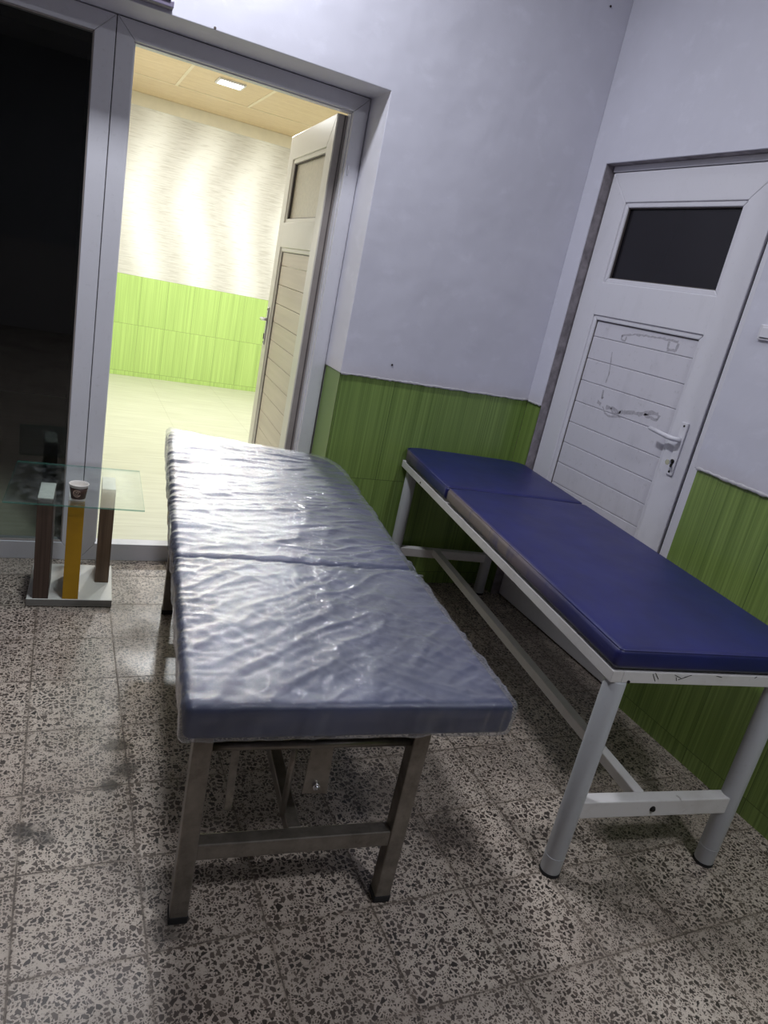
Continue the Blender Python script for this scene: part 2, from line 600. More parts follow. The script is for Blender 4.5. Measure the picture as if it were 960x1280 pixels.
# ------------------------------------------------------------------ camera
F_PX, CX, CY, CZ, YAW, PITCH, ROLL = 878.641, -2.0297, -2.7806, 1.3590, 0.4675, -0.3086, 0.2099
cy_, sy_ = math.cos(YAW), math.sin(YAW)
fw = Vector((sy_ * math.cos(PITCH), cy_ * math.cos(PITCH), math.sin(PITCH)))
r0 = Vector((cy_, -sy_, 0))
u0 = r0.cross(fw)
rt = math.cos(ROLL) * r0 + math.sin(ROLL) * u0
up = -math.sin(ROLL) * r0 + math.cos(ROLL) * u0
cd = bpy.data.cameras.new('camera')
cd.sensor_fit = 'HORIZONTAL'
cd.sensor_width = 36.0
cd.lens = 36.0 * F_PX / 960.0
cd.clip_start = 0.02
cam = bpy.data.objects.new('camera', cd)
COL.objects.link(cam)
mw = Matrix((rt, up, -fw)).transposed().to_4x4()
mw.translation = (CX, CY, CZ)
cam.matrix_world = mw
SC.camera = cam

# ------------------------------------------------------------------ room shell
ZT = 0.972           # top of the tiles
ZL = 2.031           # lintel
XO = -0.962          # right edge of the opening in the back wall
XW = -3.05           # left edge of the opening
XL, YF, H = -4.3, -6.4, 3.0
WT = 0.26            # back wall thickness
T = 0.008            # plaster stands proud of the tiles

DY0, DY1, DZ = -0.107, -1.045, 2.010   # opening in the right wall

bm = bmesh.new()
box(bm, XL, 0.3, YF, 0.245, -0.1, 0.0)
tag(obj('floor', bm, M['floor']), 'worn terrazzo slab floor of the treatment room', 'floor', kind='structure')

bm = bmesh.new()
box(bm, XL - 0.2, 0.3, YF - 0.2, WT, H, H + 0.1)
tag(obj('ceiling', bm, M['ceil']), 'plain white ceiling of the treatment room', 'ceiling', kind='structure')

# back wall: pier right of the doorway, lintel, pier left
bm = bmesh.new()
prism(bm, [(XL, 0.0), (XW, 0.0), (XW, ZL), (XO, ZL), (XO, ZT), (0.0, ZT), (0.0, H), (XL, H)], 'y', 0.0, WT, 0.0025)
box(bm, XO + T, 0.0, T + 0.004, WT, 0.0, ZT)
wb = tag(obj('wall_back', bm, M['plaster']), 'lavender white plastered back wall with a green tiled lower half', 'wall', kind='structure')
bm = bmesh.new()
box(bm, XO + 0.004, 0.006, T, T + 0.004, 0.0, ZT - 0.001)
box(bm, XO + 0.004, XO + T, T, 0.195, 0.0, ZT - 0.001)
obj('tile_dado', bm, M['tileB'], wb)

# right wall with door opening
bm = bmesh.new()
prism(bm, [(YF, ZT), (DY1, ZT), (DY1, DZ), (DY0, DZ), (DY0, ZT), (WT, ZT), (WT, H), (YF, H)], 'x', 0.0, 0.2, 0.002)
box(bm, T + 0.004, 0.2, DY0 + T, WT, 0.0, ZT)
box(bm, T + 0.004, 0.2, YF, DY1 - T, 0.0, ZT)
wr = tag(obj('wall_right', bm, M['plaster']), 'lavender white plastered right wall with a green tiled lower half', 'wall', kind='structure')
bm = bmesh.new()
box(bm, T, T + 0.004, DY0 + 0.003, 0.008, 0.0, ZT - 0.001)
box(bm, T, T + 0.004, YF, DY1 - 0.012, 0.0, ZT - 0.001)
box(bm, T, 0.07, DY0 + 0.002, DY0 + T, 0.0, ZT - 0.001)
obj('tile_dado', bm, M['tileR'], wr)

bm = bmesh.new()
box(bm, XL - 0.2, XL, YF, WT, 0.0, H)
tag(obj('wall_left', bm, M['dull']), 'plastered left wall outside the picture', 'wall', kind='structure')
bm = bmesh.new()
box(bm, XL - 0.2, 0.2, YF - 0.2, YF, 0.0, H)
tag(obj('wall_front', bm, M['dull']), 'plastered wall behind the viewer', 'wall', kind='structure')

# ragged pale plaster lip where the tiles end
M['lip'] = simple('pale_ragged_plaster', (222, 219, 222), 0.7, var=0.08, scale=60, bump=0.4)


def ragged(parent, axis, a, b, face):
    rr_ = random.Random(int(abs(a * 100)))
    n_ = max(3, int(abs(b - a) / 0.012))
    bm_ = bmesh.new()
    prev = None
    for i_ in range(n_ + 1):
        q = a + (b - a) * i_ / n_
        lo = ZT - 0.001 - rr_.uniform(0.0, 0.005)
        hi = ZT + 0.006 + rr_.uniform(0.0, 0.006)
        def PP(off, z_):
            return (q, face - off, z_) if axis == 'x' else (face - off, q, z_)
        ring = [bm_.verts.new(PP(-0.002, lo)), bm_.verts.new(PP(0.0005, lo + 0.001)), bm_.verts.new(PP(0.0007, hi - 0.004)), bm_.verts.new(PP(-0.002, hi))]
        if prev:
            for j in range(4):
                bm_.faces.new((prev[j], prev[(j + 1) % 4], ring[(j + 1) % 4], ring[j]))
        else:
            bm_.faces.new(ring)
        prev = ring
    bm_.faces.new(prev[::-1])
    return obj('plaster_lip', bm_, M['lip'], parent, True)


ragged(wb, 'x', XO + 0.004, -0.004, 0.0)
ragged(wr, 'y', DY1 - 0.012, -3.2, 0.0)
ragged(wr, 'y', -0.004, DY0 + 0.006, 0.0)

# ---- the hall behind the doorway
HD = 4.60
HH = 2.49
bm = bmesh.new()
box(bm, XL, 1.6, 0.245, HD + 0.1, -0.1, 0.0)
tag(obj('floor_hall', bm, M['hallfloor']), 'pale cream streaked floor of the bright hall', 'floor', kind='structure')
bm = bmesh.new()
box(bm, -1.90, 1.6, HD, HD + 0.15, 0.955, HH + 0.1)
wh = tag(obj('wall_hall_far', bm, M['hallwall']), 'cream wave patterned far wall of the bright hall', 'wall', kind='structure')
bm = bmesh.new()
box(bm, -1.90, 1.6, HD - 0.006, HD + 0.15, 0.0, 0.955, 0.001)
obj('tile_dado', bm, M['tileH'], wh)
bm = bmesh.new()
box(bm, -1.90, 1.6, HD - 0.014, HD, 2.385, HH, 0.003)
obj('border_strip', bm, M['hallband'], wh)
bm = bmesh.new()
box(bm, 1.45, 1.6, WT, HD, 0.0, HH)
tag(obj('wall_hall_right', bm, M['hallwall']), 'right wall of the bright hall', 'wall', kind='structure')
bm = bmesh.new()
box(bm, 0.2, 1.6, 0.1, WT, 0.0, HH)
tag(obj('wall_hall_near', bm, M['hallwall']), 'near wall of the bright hall', 'wall', kind='structure')
bm = bmesh.new()
box(bm, -1.945, -1.900, WT, HD, 0.0, HH)
tag(obj('wall_partition', bm, M['hallwall']), 'partition between the bright hall and the dark room', 'wall', kind='structure')
bm = bmesh.new()
box(bm, -1.945, 1.6, WT, HD + 0.1, HH, HH + 0.1)
hc = tag(obj('ceiling_hall', bm, M['hallceil']), 'tan panelled hall ceiling with pale strips', 'ceiling', kind='structure')
bm = bmesh.new()
for x in (-1.30, -0.722, -0.144, 0.434, 1.01):
    box(bm, x - 0.011, x + 0.011, WT, 3.79, HH - 0.004, HH, 0.0015)
for y in (3.79, 2.60, 1.41):
    box(bm, -1.90, 1.45, y - 0.008, y + 0.008, HH - 0.0035, HH, 0.0015)
obj('ceiling_strip', bm, M['hallgrid'], hc)
# dark room behind the big pane
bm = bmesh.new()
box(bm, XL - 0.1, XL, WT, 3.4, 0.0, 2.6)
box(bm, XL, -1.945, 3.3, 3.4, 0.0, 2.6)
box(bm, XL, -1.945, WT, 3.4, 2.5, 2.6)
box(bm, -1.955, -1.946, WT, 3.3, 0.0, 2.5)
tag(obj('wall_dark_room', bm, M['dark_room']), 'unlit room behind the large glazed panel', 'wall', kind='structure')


# ------------------------------------------------------------------ mitred PVC frames
def frame_ring(bm, a0, a1, b0, b1, w, d0, d1, axis='y', bev=0.002, wb_=None, gap=0.0005):
    """four mitred bars; (a,b) in-plane horizontal/vertical, d along axis; w width, wb_ width of the bottom"""
    wb_ = w if wb_ is None else wb_
    g = gap
    L = [(a0, b0 + g), (a0, b1 - g), (a0 + w, b1 - w - g), (a0 + w, b0 + wb_ + g)]
    R = [(a1, b0 + g), (a1, b1 - g), (a1 - w, b1 - w - g), (a1 - w, b0 + wb_ + g)]
    Tt = [(a0 + g, b1), (a1 - g, b1), (a1 - w - g, b1 - w), (a0 + w + g, b1 - w)]
    B = [(a0 + g, b0), (a1 - g, b0), (a1 - w - g, b0 + wb_), (a0 + w + g, b0 + wb_)]
    for p in (L, R, Tt, B):
        prism(bm, p, axis, d0, d1, bev)


# door_1 : open doorway in the back wall (frame is fixed, leaf swings into the hall)
d1 = empty('door_1', (XO - 0.03, 0.21, 0))
tag(d1, 'open grey white door with beige panels swung into the bright hall', 'door', kind='structure')
ox, oy = -d1.location.x, -d1.location.y
FY0, FY1 = 0.198, 0.258
bm = bmesh.new()
frame_ring(bm, -1.9075, XO - 0.002, 0.0, ZL - 0.003, 0.060, FY0, FY1, 'y', 0.002, 0.077)
# rebate lip inside the ring
frame_ring(bm, -1.853, XO - 0.0565, 0.0, 1.9735, 0.010, FY0 + 0.020, FY1 + 0.002, 'y', 0.001, 0.073)
fr = obj('door_frame', bm, M['pvc'], d1)
fr.location = (ox, oy, 0)
bm = bmesh.new()
box(bm, XO - 0.0035, XO + 0.001, FY0 + 0.006, FY0 + 0.02, 0.08, ZL - 0.004)
box(bm, -1.9, XO - 0.002, FY0 + 0.008, FY0 + 0.02, ZL - 0.004, ZL + 0.001)
ck = obj('caulk_bead', bm, M['caulk'], d1)
ck.location = (ox, oy, 0)
# strike keep on the frame, seen as a small bright plate
bm = bmesh.new()
box(bm, XO - 0.052, XO - 0.046, FY0 - 0.003, FY0 + 0.002, 1.735, 1.775, 0.0006)
kp = obj('hinge_cap', bm, M['chrome'], d1)
kp.location = (ox, oy, 0)


def door_leaf(root, W, Hh, st, top, glz0, mid0, bot, mat_f, mat_p, mat_g, pitch=0.0952, th=0.056, plank_top=None, name='door_leaf'):
    """leaf in local coordinates: x 0..W, y 0..th, z 0.008..Hh; both faces alike"""
    z0 = 0.008
    bm = bmesh.new()
    b = 0.0035
    g = 0.0004
    # mitred stiles / rails
    prism(bm, [(0, z0), (0, Hh), (st, Hh - top), (st, z0 + bot)], 'y', 0, th, b)
    prism(bm, [(W, z0), (W, Hh), (W - st, Hh - top), (W - st, z0 + bot)], 'y', 0, th, b)
    prism(bm, [(g, Hh), (W - g, Hh), (W - st - g, Hh - top), (st + g, Hh - top)], 'y', 0, th, b)
    prism(bm, [(g, z0), (W - g, z0), (W - st - g, z0 + bot), (st + g, z0 + bot)], 'y', 0, th, b)
    box(bm, st - 0.004, W - st + 0.004, 0.0, th, mid0, glz0, b)
    leaf = obj(name, bm, mat_f, root)
    # glazing beads
    for (a, c) in ((glz0, Hh - top), (z0 + bot, mid0)):
        bm = bmesh.new()
        for (d0, d1_) in ((0.006, 0.020), (th - 0.020, th - 0.006)):
            frame_ring(bm, st - 0.001, W - st + 0.001, a - 0.001, c + 0.001, 0.020, d0, d1_, 'y', 0.004)
        obj('glazing_bead', bm, mat_f, leaf)
        bm = bmesh.new()
        for (d0, d1_) in ((0.013, 0.022), (th - 0.022, th - 0.013)):
            frame_ring(bm, st + 0.018, W - st - 0.018, a + 0.018, c - 0.018, 0.0045, d0, d1_, 'y', 0.0008)
        obj('panel_gap_shade', bm, M['seal_and_gap'], leaf)  # dark ring stands in for the shaded gap between bead and panel
    bm = bmesh.new()
    box(bm, st - 0.01, W - st + 0.01, th / 2 - 0.003, th / 2 + 0.003, glz0 - 0.01, Hh - top + 0.01)
    obj('glass_pane', bm, mat_g, leaf)
    # horizontal tongue-and-groove planks
    bm = bmesh.new()
    z = mid0 + 0.008
    zb = z0 + bot - 0.008
    while z > zb + 0.004:
        a = max(zb, z - pitch)
        box(bm, st - 0.008, W - st + 0.008, 0.016, th - 0.016, a + 0.0006, z - 0.0006, 0.0028)
        z = a
    obj('plank_panel', bm, mat_p, leaf)
    return leaf


def lever(parent, x, z, side, y, dirx, mats, plate_m, length=0.125):
    """handle plate centred x, spanning z-0.13..z+0.075, on the face y, outwards = side (-1/+1)"""
    bm = bmesh.new()
    y1 = y + side * 0.008
    box(bm, x - 0.0155, x + 0.0155, min(y, y1), max(y, y1), z - 0.135, z + 0.065, 0.0035, seg=3)
    pl = obj('handle_plate', bm, plate_m, parent)
    bm = bmesh.new()
    yy = y1 + side * 0.030
    pts = [(x, y1 - side * 0.002, z), (x, y1 + side * 0.018, z), (x + dirx * 0.006, yy - side * 0.003, z), (x + dirx * 0.020, yy, z), (x + dirx * 0.06, yy, z + 0.003), (x + dirx * length, yy - side * 0.002, z + 0.008)]
    path_tube(bm, pts, [0.0085, 0.0085, 0.009, 0.009, 0.0085, 0.0075], 14)
    obj('handle', bm, mats, pl, True)
    ya, yb = y1 - side * 0.0012, y1 + side * 0.0016
    for zz in (z + 0.052, z - 0.122):
        bm = bmesh.new()
        tube(bm, (x, ya, zz), (x, yb, zz), 0.0042, 12)
        obj('plate_screw', bm, M['black'], pl)
    bm = bmesh.new()
    tube(bm, (x, ya, z - 0.083), (x, y1 + side * 0.003, z - 0.083), 0.0085, 18)
    box(bm, x - 0.005, x + 0.005, min(ya, y1 + side * 0.003), max(ya, y1 + side * 0.003), z - 0.105, z - 0.083, 0.001)
    obj('lock_cylinder', bm, M['screw'], pl)
    return pl


leafroot = empty('door_leaf', (0.0, 0.045, 0), RAD(86.5), d1)
leafroot.location = (-0.022, 0.045, 0)
lf = door_leaf(leafroot, 0.86, 1.958, 0.105, 0.115, 1.545, 1.425, 0.13, M['pvci'], M['panelw'], M['frost'], name='leaf_frame')
lever(leafroot, 0.86 - 0.052, 1.05, 1, 0.056, -1, M['chrome'], M['chrome'])
lever(leafroot, 0.86 - 0.052, 1.05, -1, 0.0, -1, M['chrome'], M['chrome'])
bm = bmesh.new()
box(bm, -0.002, 0.0015, 0.006, 0.050, 0.012, 1.954)
gk = obj('edge_gasket', bm, M['gasket'], leafroot)
bm = bmesh.new()
box(bm, -0.0035, 0.0, 0.022, 0.027, 0.012, 1.954)
obj('seal_and_gap', bm, M['seal_and_gap'], leafroot)
for zz in (0.25, 1.0, 1.78):
    bm = bmesh.new()
    tube(bm, (-0.008, -0.004, zz - 0.045), (-0.008, -0.004, zz + 0.045), 0.007, 14, bev=0.001)
    obj('hinge', bm, M['pvc'], leafroot, True)

# window_1 : tall dark glazed panel left of the doorway
w1 = empty('window_1', (-2.45, 0.21, 0))
tag(w1, 'tall dark glazed panel in a grey white frame left of the open doorway', 'window', kind='structure')
bm = bmesh.new()
frame_ring(bm, XW + 0.002, -1.9105, 0.0, ZL - 0.003, 0.066, FY0, FY1, 'y', 0.002, 0.078)
o = obj('window_frame', bm, M['pvc'], w1)
o.location = (2.45, -0.21, 0)
bm = bmesh.new()
frame_ring(bm, XW + 0.066, -1.9755, 0.077, ZL - 0.068, 0.006, FY0 + 0.006, FY0 + 0.022, 'y', 0.002)
o = obj('glazing_bead', bm, M['gasket'], w1)
o.location = (2.45, -0.21, 0)
M['pane'] = glass('clear_pane', (0.85, 0.88, 0.86, 1), 0.015)
bm = bmesh.new()
box(bm, XW + 0.06, -1.969, FY0 + 0.022, FY0 + 0.028, 0.072, ZL - 0.062)
o = obj('window_pane', bm, M['pane'], w1)
o.location = (2.45, -0.21, 0)
bm = bmesh.new()
box(bm, -1.9112, -1.9068, FY0 + 0.003, FY0 + 0.03, 0.0, ZL - 0.003)
o = obj('caulk_joint', bm, M['caulk'], w1)
o.location = (2.45, -0.21, 0)

# door_2 : closed white door in the right wall (local x runs towards the viewer)
d2 = empty('door_2', (0.048, -0.116, 0), RAD(-90))
tag(d2, 'closed white plank door with a dark top pane in the right wall', 'door', kind='structure')
M['darkpane'] = None
k = NT('dark_top_pane')  # opaque near-black pane with paler scratches
scr = k.ramp(k.noise(k.co(scale=(1, 1, 3)), 42, 5, 0.75, 1.2), 0.70, 0.76)
col = k.mix(k.math('MULTIPLY', scr, 0.35), lin(33, 31, 36), lin(120, 116, 118))
M['darkpane'] = k.done(k.pr(col, 0.16, 0, 0.4))
lf2 = door_leaf(d2, 0.856, 1.984, 0.120, 0.118, 1.548, 1.412, 0.125, M['pvcw'], M['pvcr'], M['darkpane'], name='door_leaf')
lever(d2, 0.795, 1.038, -1, 0.0, -1, M['pvcw'], M['pvcw'], 0.13)
# key hanging in the lock
bm = bmesh.new()
box(bm, 0.7935, 0.7965, -0.030, -0.009, 0.945, 0.957, 0.0006)
tube(bm, (0.795, -0.030, 0.951), (0.795, -0.0325, 0.951), 0.010, 16)
obj('key', bm, M['chrome'], d2)
# fixed frame: bars left, right, top set in the opening
bm = bmesh.new()
WW = 0.929
prism(bm, [(-0.0085, 0.0), (-0.0085, 2.007), (-0.002, 2.007), (-0.002, 0.0)], 'y', 0.022, 0.10, 0.001)
prism(bm, [(0.8715, 0.0), (0.8715, 2.007), (WW - 0.001, 2.007), (WW - 0.001, 0.0)], 'y', -0.004, 0.10, 0.003)
prism(bm, [(0.8575, 0.0), (0.8575, 1.995), (0.870, 1.995), (0.870, 0.0)], 'y', 0.026, 0.10, 0.001)
prism(bm, [(-0.002, 1.9865), (0.868, 1.9865), (0.868, 2.0085), (-0.002, 2.0085)], 'y', -0.006, 0.10, 0.0015)
obj('door_frame', bm, M['pvcw'], d2)
bm = bmesh.new()
box(bm, 0.8565, 0.8720, 0.012, 0.03, 0.01, 1.985)
box(bm, -0.0022, 0.858, 0.012, 0.05, 1.9845, 1.9868)
box(bm, 0.0, 0.86, 0.02, 0.04, 0.0, 0.009)
obj('seal_and_gap', bm, M['black'], d2)  # black strips stand in for the shaded gaps around the leaf
bm = bmesh.new()
box(bm, -0.0088, -0.0080, -0.043, 0.022, 0.0, 2.009)
box(bm, -0.0088, 0.929, -0.043, 0.022, 2.0088, 2.0096)
obj('jamb_lining', bm, M['lining'], d2)
bm = bmesh.new()
box(bm, -0.009, 0.93, 0.1, 0.12, 0.0, 2.01)
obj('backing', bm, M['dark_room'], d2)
# residue of old tape on the planks
M['residue'] = simple('tape_residue', (186, 182, 190), 0.7, var=0.12, scale=120)
bm = bmesh.new()
def L2(y):
    return -y - 0.116
RY = 0.0158
def smear(pts, w, seed=0):
    rr = random.Random(seed)
    for i in range(len(pts) - 1):
        (ya, za), (yb, zb) = pts[i], pts[i + 1]
        n = max(2, int(math.hypot(yb - ya, zb - za) / 0.012))
        prev = None
        for q in range(n + 1):
            f = q / n
            yy, zz = L2(ya + (yb - ya) * f), za + (zb - za) * f + rr.uniform(-.002, .002)
            ww = w * rr.uniform(0.6, 1.5) * 0.62
            dx, dz = (yb - ya), (zb - za)
            ln = math.hypot(dx, dz)
            nx, nz = dz / ln * ww, dx / ln * ww
            a = bm.verts.new((yy + nx, RY, zz + nz))
            b = bm.verts.new((yy - nx, RY, zz - nz))
            a2 = bm.verts.new((yy + nx, RY + 0.0006, zz + nz))
            b2 = bm.verts.new((yy - nx, RY + 0.0006, zz - nz))
            if prev:
                bm.faces.new((prev[0], prev[1], b, a))
                bm.faces.new((prev[2], a2, b2, prev[3]))
                bm.faces.new((prev[0], a, a2, prev[2]))
                bm.faces.new((prev[1], prev[3], b2, b))
            prev = (a, b, a2, b2)
smear([(-0.430, 1.352), (-0.50, 1.366), (-0.60, 1.372), (-0.735, 1.371)], 0.006, 1)
smear([(-0.430, 1.352), (-0.432, 1.335), (-0.455, 1.332), (-0.457, 1.350)], 0.005, 2)
smear([(-0.69, 1.368), (-0.692, 1.338), (-0.735, 1.336), (-0.738, 1.366)], 0.008, 3)
smear([(-0.40, 1.28), (-0.42, 1.19), (-0.415, 1.15)], 0.005, 4)
smear([(-0.415, 1.12), (-0.42, 1.085), (-0.43, 1.09)], 0.006, 5)
smear([(-0.40, 1.066), (-0.425, 1.062)], 0.010, 6)
smear([(-0.44, 1.055), (-0.46, 1.035), (-0.49, 1.026), (-0.56, 1.036)], 0.006, 7)
smear([(-0.46, 1.058), (-0.50, 1.062), (-0.53, 1.055), (-0.57, 1.062), (-0.62, 1.072), (-0.66, 1.074), (-0.70, 1.092), (-0.75, 1.098)], 0.011, 8)
smear([(-0.68, 1.080), (-0.72, 1.076), (-0.755, 1.074), (-0.757, 1.095)], 0.009, 9)
smear([(-0.49, 1.060), (-0.51, 1.042), (-0.545, 1.046), (-0.55, 1.062)], 0.007, 10)
rs = obj('tape_residue', bm, M['residue'], d2)
tag(rs, 'grey smears of old tape on the planks')

# ------------------------------------------------------------------ small wall things
# dark unit fixed above the doorway (only its lower corner is in the picture)
k = NT('dark_violet_enamel')
M['wallbox'] = k.done(k.pr(lin(74, 66, 92), 0.35, 0, 0.5))
M['wallbox2'] = simple('violet_grey_trim', (112, 104, 126), 0.4)
wbx = empty('wall_unit', (-2.10, 0.0, 2.036))
tag(wbx, 'dark violet wall unit fixed above the doorway at the top left corner', 'wall unit')
bm = bmesh.new()
box(bm, -0.335, 0.335, -0.045, 0.0, 0.024, 0.24, 0.004)
obj('housing', bm, M['wallbox'], wbx)
bm = bmesh.new()
for zz in (0.040, 0.058, 0.084, 0.11):
    box(bm, -0.330, 0.330, -0.051, -0.043, zz, zz + 0.009, 0.002)
obj('louvre', bm, M['wallbox'], wbx)
bm = bmesh.new()
box(bm, -0.345, 0.345, -0.038, 0.0, 0.006, 0.026, 0.003)
obj('lower_rail', bm, M['wallbox2'], wbx)

# light switch at the right edge of the picture
sw = empty('light_switch', (0.0, -1.158, 1.452))
tag(sw, 'white light switch on the right wall just past the closed door', 'switch')
bm = bmesh.new()
box(bm, -0.010, 0.0, -0.040, 0.040, -0.024, 0.024, 0.003, seg=3)
obj('wall_plate', bm, M['pvcw'], sw)
bm = bmesh.new()
box(bm, -0.014, -0.008, -0.028, 0.028, -0.016, 0.016, 0.002)
obj('rocker', bm, M['pvcw'], sw)
bm = bmesh.new()
box(bm, -0.0112, -0.0095, -0.030, 0.030, -0.0185, -0.0165)
obj('gap_line', bm, M['black'], sw)

M['nail'] = simple('rusty_nail', (58, 48, 46), 0.5, 0.7)
for (loc, dr, lab) in (((-0.736, 0.0, 1.038), (0, -1, 0), 'small dark nail in the back wall just above the green tiles'),
                       ((-0.104, 0.0, 2.574), (0, -1, 0), 'small dark nail high in the back wall near the corner'),
                       ((-1.617, 0.0, 2.036), (0, -1, 0.25), 'small nail at the lintel edge above the open doorway')):
    bm = bmesh.new()
    d = Vector(dr).normalized()
    tube(bm, -d * 0.002, d * 0.003, 0.0016, 10)
    tube(bm, d * 0.0015, d * 0.0035, 0.0045, 14, bev=0.0006)
    n_ = obj('nail', bm, M['nail'])
    n_.location = loc
    tag(n_, lab, 'nail', 'nails in the back wall')

# ------------------------------------------------------------------ side table
M['wenge'] = wood('dark_wenge_veneer', (62, 48, 42), (96, 78, 68), 2, 1.2, 0.38)
M['wenge2'] = wood('brown_veneer', (88, 70, 58), (126, 104, 86), 2, 1.2, 0.38)
M['yellow'] = simple('mustard_yellow_lacquer', (196, 148, 22), 0.3, var=0.05)
M['whiteboard'] = simple('white_laminate', (222, 219, 212), 0.35, var=0.04)
M['greyedge'] = simple('grey_board_edge', (132, 130, 126), 0.5, var=0.06)
M['tableglass'] = glass('tempered_table_glass', (0.93, 0.97, 0.96, 1), 0.012, 1.5, 0.08)
k = NT('green_glass_edge')
tr = k.n('ShaderNodeBsdfTransparent', {'Color': (0.55, 0.80, 0.75, 1)})
df = k.n('ShaderNodeBsdfPrincipled', {'Base Color': lin(96, 168, 152), 'Roughness': 0.15})
mx = k.n('ShaderNodeMixShader', {0: 0.4})
k.t.links.new(tr.outputs[0], mx.inputs[1])
k.t.links.new(df.outputs[0], mx.inputs[2])
M['glassedge'] = k.done(mx.outputs[0])

TABZ = 0.424
tb = empty('side_table', (-1.944, -0.230, 0), RAD(-2.6))
tag(tb, 'low square glass side table with brown and yellow board legs on a white base', 'table')
bm = bmesh.new()
box(bm, -0.146, 0.146, 0.0, 0.310, 0.004, 0.032, 0.0015)
bs = obj('base', bm, [M['whiteboard'], M['greyedge']], tb)
for p in bs.data.polygons:
    if abs(p.normal.z) < 0.3:
        p.material_index = 1
for (a, b) in ((-0.12, 0.03), (0.12, 0.03), (-0.12, 0.28), (0.12, 0.28)):
    bm = bmesh.new()
    tube(bm, (a, b, 0.0), (a, b, 0.005), 0.012, 12)
    obj('foot', bm, M['black'], tb)
ZA, ZB = 0.032, TABZ - 0.0005
for (x0, x1, y0, y1, m) in ((-0.126, -0.074, 0.004, 0.175, 'wenge'), (-0.027, 0.027, 0.004, 0.205, 'yellow'), (0.083, 0.133, 0.150, 0.300, 'wenge2')):
    bm = bmesh.new()
    box(bm, x0, x1, y0, y1, ZA, ZB - 0.003, 0.001)
    lg = obj('leg', bm, M[m], tb)
    bm = bmesh.new()
    box(bm, x0 + 0.001, x1 - 0.001, y0 + 0.001, y1 - 0.001, ZB - 0.0035, ZB, 0.0006)
    cp = obj('leg_cap', bm, M['whiteboard'], lg)
    tag(lg, {'wenge': 'dark brown board leg', 'yellow': 'mustard yellow board leg', 'wenge2': 'brown board leg'}[m])
bm = bmesh.new()
box(bm, -0.226, 0.226, -0.070, 0.395, TABZ, TABZ + 0.006, 0.0008)
tp = obj('tabletop', bm, [M['tableglass'], M['glassedge']], tb)
for p in tp.data.polygons:
    if abs(p.normal.z) < 0.5:
        p.material_index = 1
tag(tp, 'clear glass tabletop')

# paper cup on the glass
k = NT('printed_brown_paper')
x, y, z = k.xyz()
M['cupbrown'] = simple('brown_printed_paper', (70, 50, 42), 0.5, var=0.05)
M['cupwhite'] = simple('white_paper', (226, 222, 216), 0.55, var=0.02)
M['cupmark'] = simple('pale_print', (214, 190, 172), 0.55, var=0.03)
cup = empty('paper_cup', (-1.940, -0.228, TABZ + 0.006), 0)
tag(cup, 'small brown paper coffee cup with a pale round emblem on the glass table', 'cup')
RB, RT_, HC = 0.0225, 0.0315, 0.058
def rc(z):
    return RB + (RT_ - RB) * z / HC
bm = bmesh.new()
lathe(bm, [(0.0005, 0.004), (rc(0.004) - 0.001, 0.004), (rc(0.004) - 0.001, 0.0), (rc(0), 0.0), (rc(0.006), 0.006), (rc(0.049), 0.049), (rc(0.055), 0.055), (RT_ + 0.0012, 0.0555), (RT_ + 0.0018, 0.0572), (RT_ + 0.0008, 0.0588), (RT_ - 0.0008, 0.0580), (rc(0.050) - 0.0010, 0.050), (rc(0.006) - 0.001, 0.006), (0.0005, 0.006)], 48)
obj('cup_wall', bm, M['cupwhite'], cup, True)
bm = bmesh.new()
lathe(bm, [(rc(0.0055) + 0.0001, 0.0055), (rc(0.0055) + 0.0004, 0.0056), (rc(0.0475) + 0.0004, 0.0474), (rc(0.0475) + 0.0001, 0.0475)], 48)
obj('printed_sleeve', bm, M['cupbrown'], cup, True)
# emblem: ring with a loose swirl, wrapped on the side facing the room
bm = bmesh.new()
def on_cup(a, zz, off=0.0008):
    r_ = rc(zz) + off
    an = RAD(-104) + a / r_
    return Vector((r_ * math.cos(an), r_ * math.sin(an), zz))
def stroke(pts, w):
    prev = None
    for i, (a, zz) in enumerate(pts):
        p0 = pts[max(i - 1, 0)]
        p1 = pts[min(i + 1, len(pts) - 1)]
        dx, dz = p1[0] - p0[0], p1[1] - p0[1]
        ln = math.hypot(dx, dz) or 1
        nx, nz = -dz / ln * w / 2, dx / ln * w / 2
        A = bm.verts.new(on_cup(a + nx, zz + nz))
        B = bm.verts.new(on_cup(a - nx, zz - nz))
        if prev:
            bm.faces.new((prev[0], prev[1], B, A))
        prev = (A, B)
cz0 = 0.029
stroke([(0.0125 * math.cos(t), cz0 + 0.0125 * math.sin(t)) for t in np.linspace(0.5, 2 * math.pi - 0.4, 30)], 0.0028)
stroke([(-0.006 + 0.004 * math.cos(t), cz0 + 0.003 + 0.004 * math.sin(t)) for t in np.linspace(0.6, 5.2, 14)], 0.0022)
stroke([(0.002 + 0.0035 * math.cos(t), cz0 + 0.003 + 0.0045 * math.sin(t)) for t in np.linspace(-1.2, 4.0, 14)], 0.0022)
stroke([(-0.007 + 0.0012 * i, cz0 - 0.006 + 0.0012 * math.sin(i * 1.1)) for i in range(12)], 0.0022)
obj('emblem', bm, M['cupmark'], cup)

# ------------------------------------------------------------------ blue couch
k = NT('blue_vinyl')
x, y, z = k.xyz()
mot = k.ramp(k.noise(k.co(), 7, 4, 0.6), 0.3, 0.7)
col = k.mix(mot, lin(10, 15, 80), lin(15, 23, 98))
spk = k.ramp(k.noise(k.co(), 130, 3, 0.7), 0.74, 0.80)
col = k.mix(k.math('MULTIPLY', spk, 0.25), col, lin(120, 120, 170))
